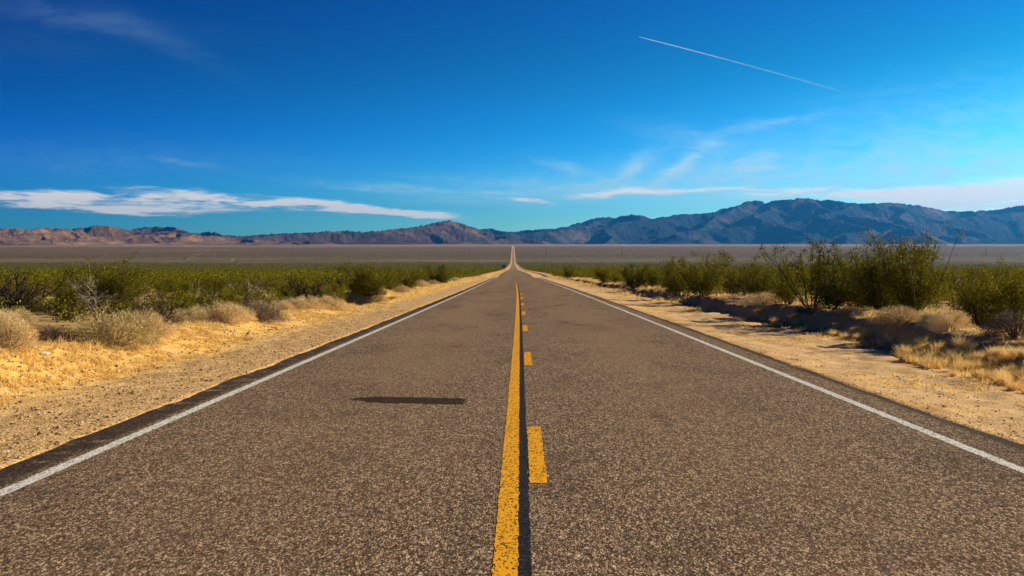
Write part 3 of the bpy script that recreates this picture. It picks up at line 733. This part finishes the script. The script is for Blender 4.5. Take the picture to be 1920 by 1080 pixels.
while n_b < 58:
    y = 28+(100-28)*rg.random()**.8; x = (rg.random()-.5)*2*(.44*y+2); s = x-float(xc(y))
    if not (s < -8.6 or s > 9.0) or blocked(x, y, .25): continue
    side = 'left' if s < 0 else 'right'; kd = ('greyb', 'salt', 'bare', 'salt', 'greyb', 'barepale')[n_b % 6]
    if kd in ('salt', 'greyb'):
        plant(kd, 'saltbush', x, y, rg.uniform(.8, 1.5), f'dry grey-brown low shrub among the green bushes {side} of the road', SB, f'dry low shrubs among the bushes {side} of the road')
    else:
        plant(kd, 'bare_shrub', x, y, rg.uniform(1.2, 2.2), f'leafless twiggy shrub among the green bushes {side} of the road', SB, f'leafless shrubs among the bushes {side} of the road')
    PLACED.append((x, y, .35)); n_b += 1
# hedge of bushes hugging both verges far along the road
for side, s0 in ((-1, 9.0), (1, 9.2)):
    y = 78.
    while y < 125:
        x = side*(s0+rg.uniform(-.5, 1.0))+float(xc(y))
        if not blocked(x, y, .4):
            sd_n = 'left' if side < 0 else 'right'
            plant('creosote', 'creosote_bush', x, y, rg.uniform(.55, .8), f'olive creosote bush hugging the far {sd_n} verge of the road', CB, f'creosote bushes hugging the {sd_n} verge'); PLACED.append((x, y, .6))
        y += rg.uniform(2.2, 3.6)

# ------------------------------------------------------------------ far shrub field: one uncountable mass
def field():
    rg = np.random.default_rng(5); Vs, off = [], 0; Fs = []
    bands = [(40, 130, 900, 260, .085), (95, 240, 3600, 150, .15), (240, 700, 11000, 36, .30), (700, 2000, 17000, 14, .62), (2000, 4600, 14000, 8, 1.1)]
    for (y0, y1, n, nl, ls) in bands:
        y = y0*(y1/y0)**rg.random(n*2) if y0 > 100 else y0+(y1-y0)*rg.random(n*2)**.8
        x = (rg.random(n*2)-.5)*2*(.50*y+10); s = x-xc(y)
        low = y0 == 40
        k = (np.abs(s) > (11 if low else 9.2)+.3*rg.random(n*2)+y*.0015) & (low | (y > 118) | (np.abs(x) > .455*y+4)); x, y = x[k][:n], y[k][:n]
        z = ground(x, y); m = len(x)
        Hh = rg.uniform(.9, 1.75, m)*(1+.25*(vnoise(x*.03, y*.03, 3)-.5)); Hh = Hh*(.6 if low else 1.); Rh = Hh*rg.uniform(.55, .8, m)*(1.3 if low else 1.)
        C = rg.normal(size=(m, nl, 3)); C[..., 2] = np.abs(C[..., 2]); C /= np.linalg.norm(C, axis=2)[..., None]
        C *= rg.random((m, nl, 1))**.35
        C[..., 2] = C[..., 2]*.85+.12
        C = C*np.stack([Rh, Rh, Hh], -1)[:, None, :] + np.stack([x, y, z], -1)[:, None, :]
        V, Fq = leaves(C.reshape(-1, 3), ls, rg, 1.4, .3)
        Vs.append(V); Fs.append(Fq+off); off += len(V)
    return np.concatenate(Vs), np.concatenate(Fs)
V, Fq = field()
o = mesh_obj('creosote_scrub', V, Fq, M_creo); tag(o, 'dense olive scrub covering the plain to the foot of the slope', 'scrub', kind='stuff')

# low pale scrub between the bushes
# ------------------------------------------------------------------ grass
GG = 'tall dry grass clumps at the foot of the right bank'
gspots = []
rg = np.random.default_rng(23)
for i in range(110):
    u = rg.uniform(1690, 1935); f = (u-1690)/230
    v = rg.uniform(646+f*20, 680+f*62)
    gspots.append((u, v, rg.uniform(16, 28)))
for (u, v, h) in gspots:
    f = 'farther' if u < 1800 else 'nearer'
    put('grass', 'grass_clump', u, v, h, 'clump of tall straw-coloured grass where the right bank meets the shoulder', 'grass', GG, href=.36, wide=1.1)
for i in range(24):
    u = rg.uniform(1420, 1720); v = 603+(u-1420)*.155+rg.uniform(-12, 10)
    put('grass', 'grass_clump', u, v, rg.uniform(10, 19), 'small straw tuft along the shaded right bank', 'grass', 'straw tufts along the shaded right bank', href=.36, wide=1.1)
def tufts():
    rg = np.random.default_rng(6); B, D, L = [], [], []
    def patch(n, sfun, y0, y1, h0, h1, per=16, gate=.5, sd=60):
        y = y0+(y1-y0)*rg.random(n)**1.5; s = sfun(n, y); x = s+xc(y)
        k = vnoise(x*.9, y*.5, sd) > gate; x, y = x[k], y[k]; z = ground(x, y)
        c = np.repeat(np.stack([x, y, z-.01], -1), per, 0)+rg.normal(size=(len(x)*per, 3))*np.array([.05, .05, 0])
        a = rg.uniform(0, 6.283, len(c)); t = np.abs(rg.normal(0, .85, len(c)))
        B.append(c); D.append(np.stack([np.cos(a)*np.sin(t), np.sin(a)*np.sin(t), np.cos(t)], 1)); L.append(rg.uniform(h0, h1, len(c)))
    patch(5200, lambda n, y: -rg.uniform(6.0, 9.3, n), 10, 75, .03, .10, per=34, gate=.44)
    patch(2600, lambda n, y: -rg.uniform(7.0, 13, n), 18, 90, .08, .22, gate=.45)
    patch(3600, lambda n, y: bank_foot(y)+rg.uniform(.7, 4.0, n), 12, 110, .05, .16, gate=.42)
    patch(1500, lambda n, y: bank_foot(y)-rg.uniform(-.15, .7, n), 10, 110, .04, .13, gate=.52)
    patch(3200, lambda n, y: rg.uniform(4.9, 7.3, n), 9, 70, .02, .06, per=22, gate=.55)
    patch(2200, lambda n, y: (rg.integers(0, 2, n)*2-1)*rg.uniform(6.2, 8.6, n), 60, 300, .08, .28, per=8, gate=.3)
    B = np.concatenate(B); D = np.concatenate(D); L = np.concatenate(L)
    return blades(B, D, L, .006+B[:, 1:2]*.00022, rg, .5)
V, Fq = tufts()
o = mesh_obj('dry_grass', V, Fq, M_grass); tag(o, 'thin straw-yellow grass scattered over both verges', 'grass', kind='stuff')

# ------------------------------------------------------------------ gravel
def m_stone(n, p):
    return n.ramp(n.geo('Random Per Island'), [(0, (.10,.06,.035)), (.3, (.30,.18,.09)), (.65, (.50,.34,.18)), (.92, (.62,.46,.26)), (1, (.72,.58,.38))])
M_stone = material('gravel_stone', m_stone, .9, .15)
octv = np.array([[1,0,0],[0,1,0],[-1,0,0],[0,-1,0],[0,0,1],[0,0,-1.]]); octf = np.array([[0,1,4],[1,2,4],[2,3,4],[3,0,4],[1,0,5],[2,1,5],[3,2,5],[0,3,5]])
def stones(n, sf, y0, y1, r0, r1, rg, pw=2.):
    y = y0+(y1-y0)*rg.random(n)**pw; s = sf(n, y); x = s+xc(y); z = ground(x, y)
    r = r0*(r1/r0)**(rg.random(n)**2.2)
    sh = octv[None]*rg.uniform(.55, 1.3, (n, 6, 1))*np.stack([rg.uniform(.7, 1.3, n), rg.uniform(.7, 1.3, n), rg.uniform(.45, .8, n)], -1)[:, None, :]
    a = rg.uniform(0, 6.283, n); ca, sa = np.cos(a)[:, None], np.sin(a)[:, None]
    V = np.stack([sh[..., 0]*ca-sh[..., 1]*sa, sh[..., 0]*sa+sh[..., 1]*ca, sh[..., 2]], -1)*r[:, None, None]
    return (V+np.stack([x, y, z+r*.15], -1)[:, None, :]).reshape(-1, 3), (octf[None]+np.arange(n)[:, None, None]*6).reshape(-1, 3)
rg = np.random.default_rng(8); Vs, Fs, off = [], [], 0
for a in [(13000, lambda n, y: -(4.0+2.3*rg.random(n)**1.3), 7, 48, .006, .026, rg), (17000, lambda n, y: -rg.uniform(5.9, 9, n), 9, 60, .008, .042, rg),
          (6000, lambda n, y: 4.35+2.2*rg.random(n)**1.6, 7, 48, .005, .018, rg), (5000, lambda n, y: bank_foot(y)+rg.uniform(.0, 3, n), 14, 70, .01, .05, rg), (160, lambda n, y: rg.uniform(4.5, 5.6, n), 10, 22, .012, .026, rg)]:
    V, Fq = stones(*a); Vs.append(V); Fs.append(Fq+off); off += len(V)
o = mesh_obj('gravel', np.concatenate(Vs), np.concatenate(Fs), M_stone); tag(o, 'tan and brown gravel strewn over the road shoulders', 'gravel', kind='stuff')

# a white stone on the berm
import bmesh
def rock_mesh(name, mat, seed, sx, sy, sz):
    bm = bmesh.new(); bmesh.ops.create_icosphere(bm, subdivisions=2, radius=1); r_ = random.Random(seed)
    for v in bm.verts: v.co = Vector((v.co.x*sx, v.co.y*sy, v.co.z*sz))*(1+r_.uniform(-.13, .13))
    me = bpy.data.meshes.new(name); bm.to_mesh(me); bm.free(); me.materials.append(mat)
    o = bpy.data.objects.new(name, me); COL.objects.link(o); return o
M_white = material('white_stone', lambda n, p: n.ramp(n.noise(n.geo(), 30, 4), [(.3, (.62,.62,.62)), (.7, (.85,.85,.86))]), .8, .2)
x, y = on(80, 668); w_ = rock_mesh('stone', M_white, 3, .075, .06, .035); w_.location = (x, y, float(ground(x, y))+.02)
tag(w_, 'bright white flat stone lying on the left berm', 'stone')

# ------------------------------------------------------------------ small far things
M_steel = material('grey_steel', lambda n, p: n.ramp(n.noise(n.geo(), .5), [(.3, (.10,.10,.10)), (.7, (.16,.16,.155))]), .6, .4)
M_grn = material('green_sign_paint', lambda n, p: n.ramp(n.noise(n.geo(), 3), [(.3, (.005,.10,.06)), (.7, (.01,.15,.09))]), .5, .4)
M_wpost = material('white_post_paint', lambda n, p: n.ramp(n.noise(n.geo(), 6), [(.3, (.6,.6,.57)), (.7, (.8,.8,.77))]), .6, .3)
def bars(segs, r):
    return tubes([np.array([a, b], float) for a, b in segs], [r]*len(segs))
def box_mesh(name, mat, x0, x1, y0, y1, z0, z1, parent=None):
    V = np.array([(x, y, z) for x in (x0, x1) for y in (y0, y1) for z in (z0, z1)], float)
    Fq = np.array([[0,1,3,2],[4,6,7,5],[0,4,5,1],[2,3,7,6],[0,2,6,4],[1,5,7,3]])
    return mesh_obj(name, V, Fq, mat, parent)
def pylon():
    H = 42.; segs = []
    for sx in (-1, 1):
        for sy in (-1, 1):
            segs += [((sx*4, sy*4, 0), (sx*1.1, sy*1.1, 26)), ((sx*1.1, sy*1.1, 26), (sx*.5, sy*.5, H))]
    for k in range(8):
        z0, z1 = k*26/8, (k+1)*26/8; w0, w1 = 4-2.9*k/8, 4-2.9*(k+1)/8
        for s_ in (-1, 1):
            segs += [((-w0, s_*w0, z0), (w1, s_*w1, z1)), ((w0, s_*w0, z0), (-w1, s_*w1, z1)), ((s_*w0, -w0, z0), (s_*w1, w1, z1))]
    tower = bars(segs, .26)
    arm = []
    for z, w in ((28, 8), (34, 6.5), (39, 5)):
        for s_ in (-1, 1): arm += [((0, 0, z), (s_*w, 0, z)), ((0, 0, z+1.8), (s_*w, 0, z))]
    return tower, bars(arm, .22)
tw, am = pylon(); tw = mesh_obj('tower', *tw, M_steel, link=False); am = mesh_obj('cross_arms', *am, M_steel, link=False)
labs = {881:'faint power pylon on the far plain just left of the road', 1024:'faint power pylon on the far plain just right of the road', 1166:'second faint power pylon right of the road on the far plain',
        1310:'third faint power pylon right of the road on the far plain', 1453:'faint power pylon on the plain left of the wispy bush top', 1846:'faint power pylon on the plain at the far right'}
for u, lab in labs.items():
    Y_ = 6400.; X_ = (u-VPX)/F*Y_; o = empty('power_pylon', (X_, Y_, float(ground(X_, Y_))-.5), .1)
    for nm, me in (('tower', tw), ('cross_arms', am)):
        c = bpy.data.objects.new(nm, me); COL.objects.link(c); c.parent = o
    tag(o, lab, 'power pylon', 'power pylons crossing the far plain')
# green sign far on the left verge
Y_ = 560.; X_ = (944.5-VPX)/F*Y_; sg = empty('road_sign', (X_, Y_, float(ground(X_, Y_))))
box_mesh('panel', M_grn, -.95, .95, -.02, .02, 1.9, 3.0, sg)
for q in (-.6, .6): box_mesh('post', M_steel, q-.05, q+.05, .03, .13, -.2, 2.9, sg)
tag(sg, 'tiny green road sign on two posts far down the left verge', 'road sign')
for u, Y_, lab in ((985.5, 480., 'small white marker post far down the right verge'), (951, 420., 'small white marker post far down the left verge')):
    X_ = (u-VPX)/F*Y_; o = empty('marker_post', (X_, Y_, float(ground(X_, Y_))))
    box_mesh('post', M_wpost, -.07, .07, -.04, .04, -.1, 1.25, o); box_mesh('reflector', M_steel, -.055, .055, -.055, -.043, 1.0, 1.15, o)
    tag(o, lab, 'marker post')
# far homestead
M_hw = material('pale_wall', lambda n, p: n.ramp(n.noise(n.geo(), .4), [(.3, (.42,.40,.36)), (.7, (.55,.52,.47))]), .9, .1)
M_hr = material('dark_roof', lambda n, p: n.ramp(n.noise(n.geo(), .4), [(.3, (.04,.05,.05)), (.7, (.09,.09,.085))]), .8, .2)
Y_ = 5250.; X_ = (346-VPX)/F*Y_; zb = float(ground(X_, Y_)); hs_ = empty('house', (X_, Y_, zb), 0, .55)
box_mesh('wall', M_hw, -14, 14, -6, 6, -1, 4.2, hs_)
V = np.array([(-15,-7,4.2),(15,-7,4.2),(15,7,4.2),(-15,7,4.2),(-15,0,8),(15,0,8.)]); 
me = bpy.data.meshes.new('roof'); me.from_pydata([tuple(v) for v in V], [], [(0,1,5,4),(2,3,4,5),(0,4,3),(1,2,5),(0,3,2,1)]); me.materials.append(M_hr)
rf = bpy.data.objects.new('roof', me); COL.objects.link(rf); rf.parent = hs_
for q in (-9, -3, 5, 10): box_mesh('window', M_hr, q-1, q+1, -6.1, -6.003, 1.2, 2.8, hs_)
tag(hs_, 'tiny lone house with a dark roof on the far plain at the left', 'house')
M_track = material('pale_dirt', lambda n, p: n.ramp(n.noise(n.geo(), .05), [(.3, (.22,.16,.08)), (.7, (.38,.28,.16))]), 1., .05)
def track(pts, w, name='dirt_track'):
    P = []; 
    for (u, Y_) in pts: P.append(((u-VPX)/F*Y_, Y_))
    xs, ys = [], []
    for i in range(len(P)-1):
        for k in range(40): t = k/40; xs.append(P[i][0]*(1-t)+P[i+1][0]*t); ys.append(P[i][1]*(1-t)+P[i+1][1]*t)
    xs = np.array(xs); ys = np.array(ys); dx, dy = np.gradient(xs), np.gradient(ys); l = np.hypot(dx, dy); nx, ny = -dy/l, dx/l
    wv = w*(1+.4*(vnoise(np.arange(len(xs))*.5, xs*0, 4)-.5))
    offs = np.linspace(-.5, .5, 5)
    Xg = xs[:, None]+nx[:, None]*wv[:, None]*offs; Yg = ys[:, None]+ny[:, None]*wv[:, None]*offs
    Zg = ground(Xg, Yg)+1.1
    o = mesh_obj(name, np.stack([Xg, Yg, Zg], -1).reshape(-1, 3), grid_faces(len(xs), 5), M_track); tag(o, kind='structure')
track([(318, 5150), (375, 5190)], 30)
track([(352, 5300), (372, 6600), (398, 8800)], 3.5)
track([(431, 4720), (436, 4900), (434, 5050), (440, 5500)], 6)

# ------------------------------------------------------------------ contrail, high above the haze
def contrail():
    a = (1197, 71); b = (1640, 192); n = 60; P = []
    for i in range(n):
        t = i/(n-1); u = a[0]+(b[0]-a[0])*t; v = a[1]+(b[1]-a[1])*t+2.5*math.sin(t*3.1)*-1
        Hc = 9000.; Yc = Hc*F/(HOR-v); P.append(((u-VPX)/F*Yc, Yc, Hc))
    P = np.array(P); w = np.interp(np.linspace(0, 1, n), [0, .1, .5, 1], [8, 13, 24, 70])
    t_ = np.gradient(P, axis=0); t_ /= np.linalg.norm(t_, axis=1)[:, None]; a_ = np.cross(t_, [0, 0, 1.]); a_ /= np.linalg.norm(a_, axis=1)[:, None]; b_ = np.cross(t_, a_)
    k = 8; ring = np.stack([P+(a_*math.cos(q*6.283/k)+b_*math.sin(q*6.283/k))*w[:, None] for q in range(k)], 1)
    i = np.arange(n-1)[:, None]*k; Fq = np.concatenate([np.concatenate([i+j, i+(j+1) % k, i+k+(j+1) % k, i+k+j], 1) for j in range(k)])
    tt = np.repeat(np.linspace(0, 1, n), k)
    return ring.reshape(-1, 3), Fq, tt
V, Fq, tt = contrail()
mc = bpy.data.materials.new('ice_crystal_trail'); mc.use_nodes = True; n = NT(mc.node_tree); p = mc.node_tree.nodes['Principled BSDF']
n.link((.70, .86, .98), p.inputs['Base Color']); p.inputs['Roughness'].default_value = 1
fade = n.ramp(n.attr('age'), [(0, (.5,)*3), (.12, (.6,)*3), (.30, (.30,)*3), (.48, (.12,)*3), (.7, (.07,)*3), (.85, (.015,)*3), (1, (0,)*3)])
n.link(n.m('MULTIPLY', fade, n.step(n.noise(n.geo(), .0009, 5, .7), .25, .6, .5, 1.)), p.inputs['Alpha'])
ct = mesh_obj('contrail', V, Fq, mc, smooth=True, attrs={'age': tt}); tag(ct, 'thin white vapour trail slanting across the blue sky', 'contrail')

# ------------------------------------------------------------------ haze
HZ = True
if HZ:
    hz = box_mesh('haze', None, -48000, 48000, -150, 42000, -60, 1750) if False else None
    V = np.array([(x, y, z) for x in (-48000, 48000) for y in (-300, 42000) for z in (-60, 1750)], float)
    Fq = np.array([[0,1,3,2],[4,6,7,5],[0,4,5,1],[2,3,7,6],[0,2,6,4],[1,5,7,3]])
    mh = bpy.data.materials.new('haze_air'); mh.use_nodes = True; nt = mh.node_tree; nt.nodes.clear()
    out = nt.nodes.new('ShaderNodeOutputMaterial'); pv = nt.nodes.new('ShaderNodeVolumePrincipled')
    pv.inputs['Color'].default_value = (.05, .40, 1., 1); pv.inputs['Density'].default_value = 2.1e-5; pv.inputs['Anisotropy'].default_value = .62
    nt.links.new(pv.outputs[0], out.inputs['Volume'])
    hz = mesh_obj('haze', V, Fq, mh); tag(hz, kind='stuff')
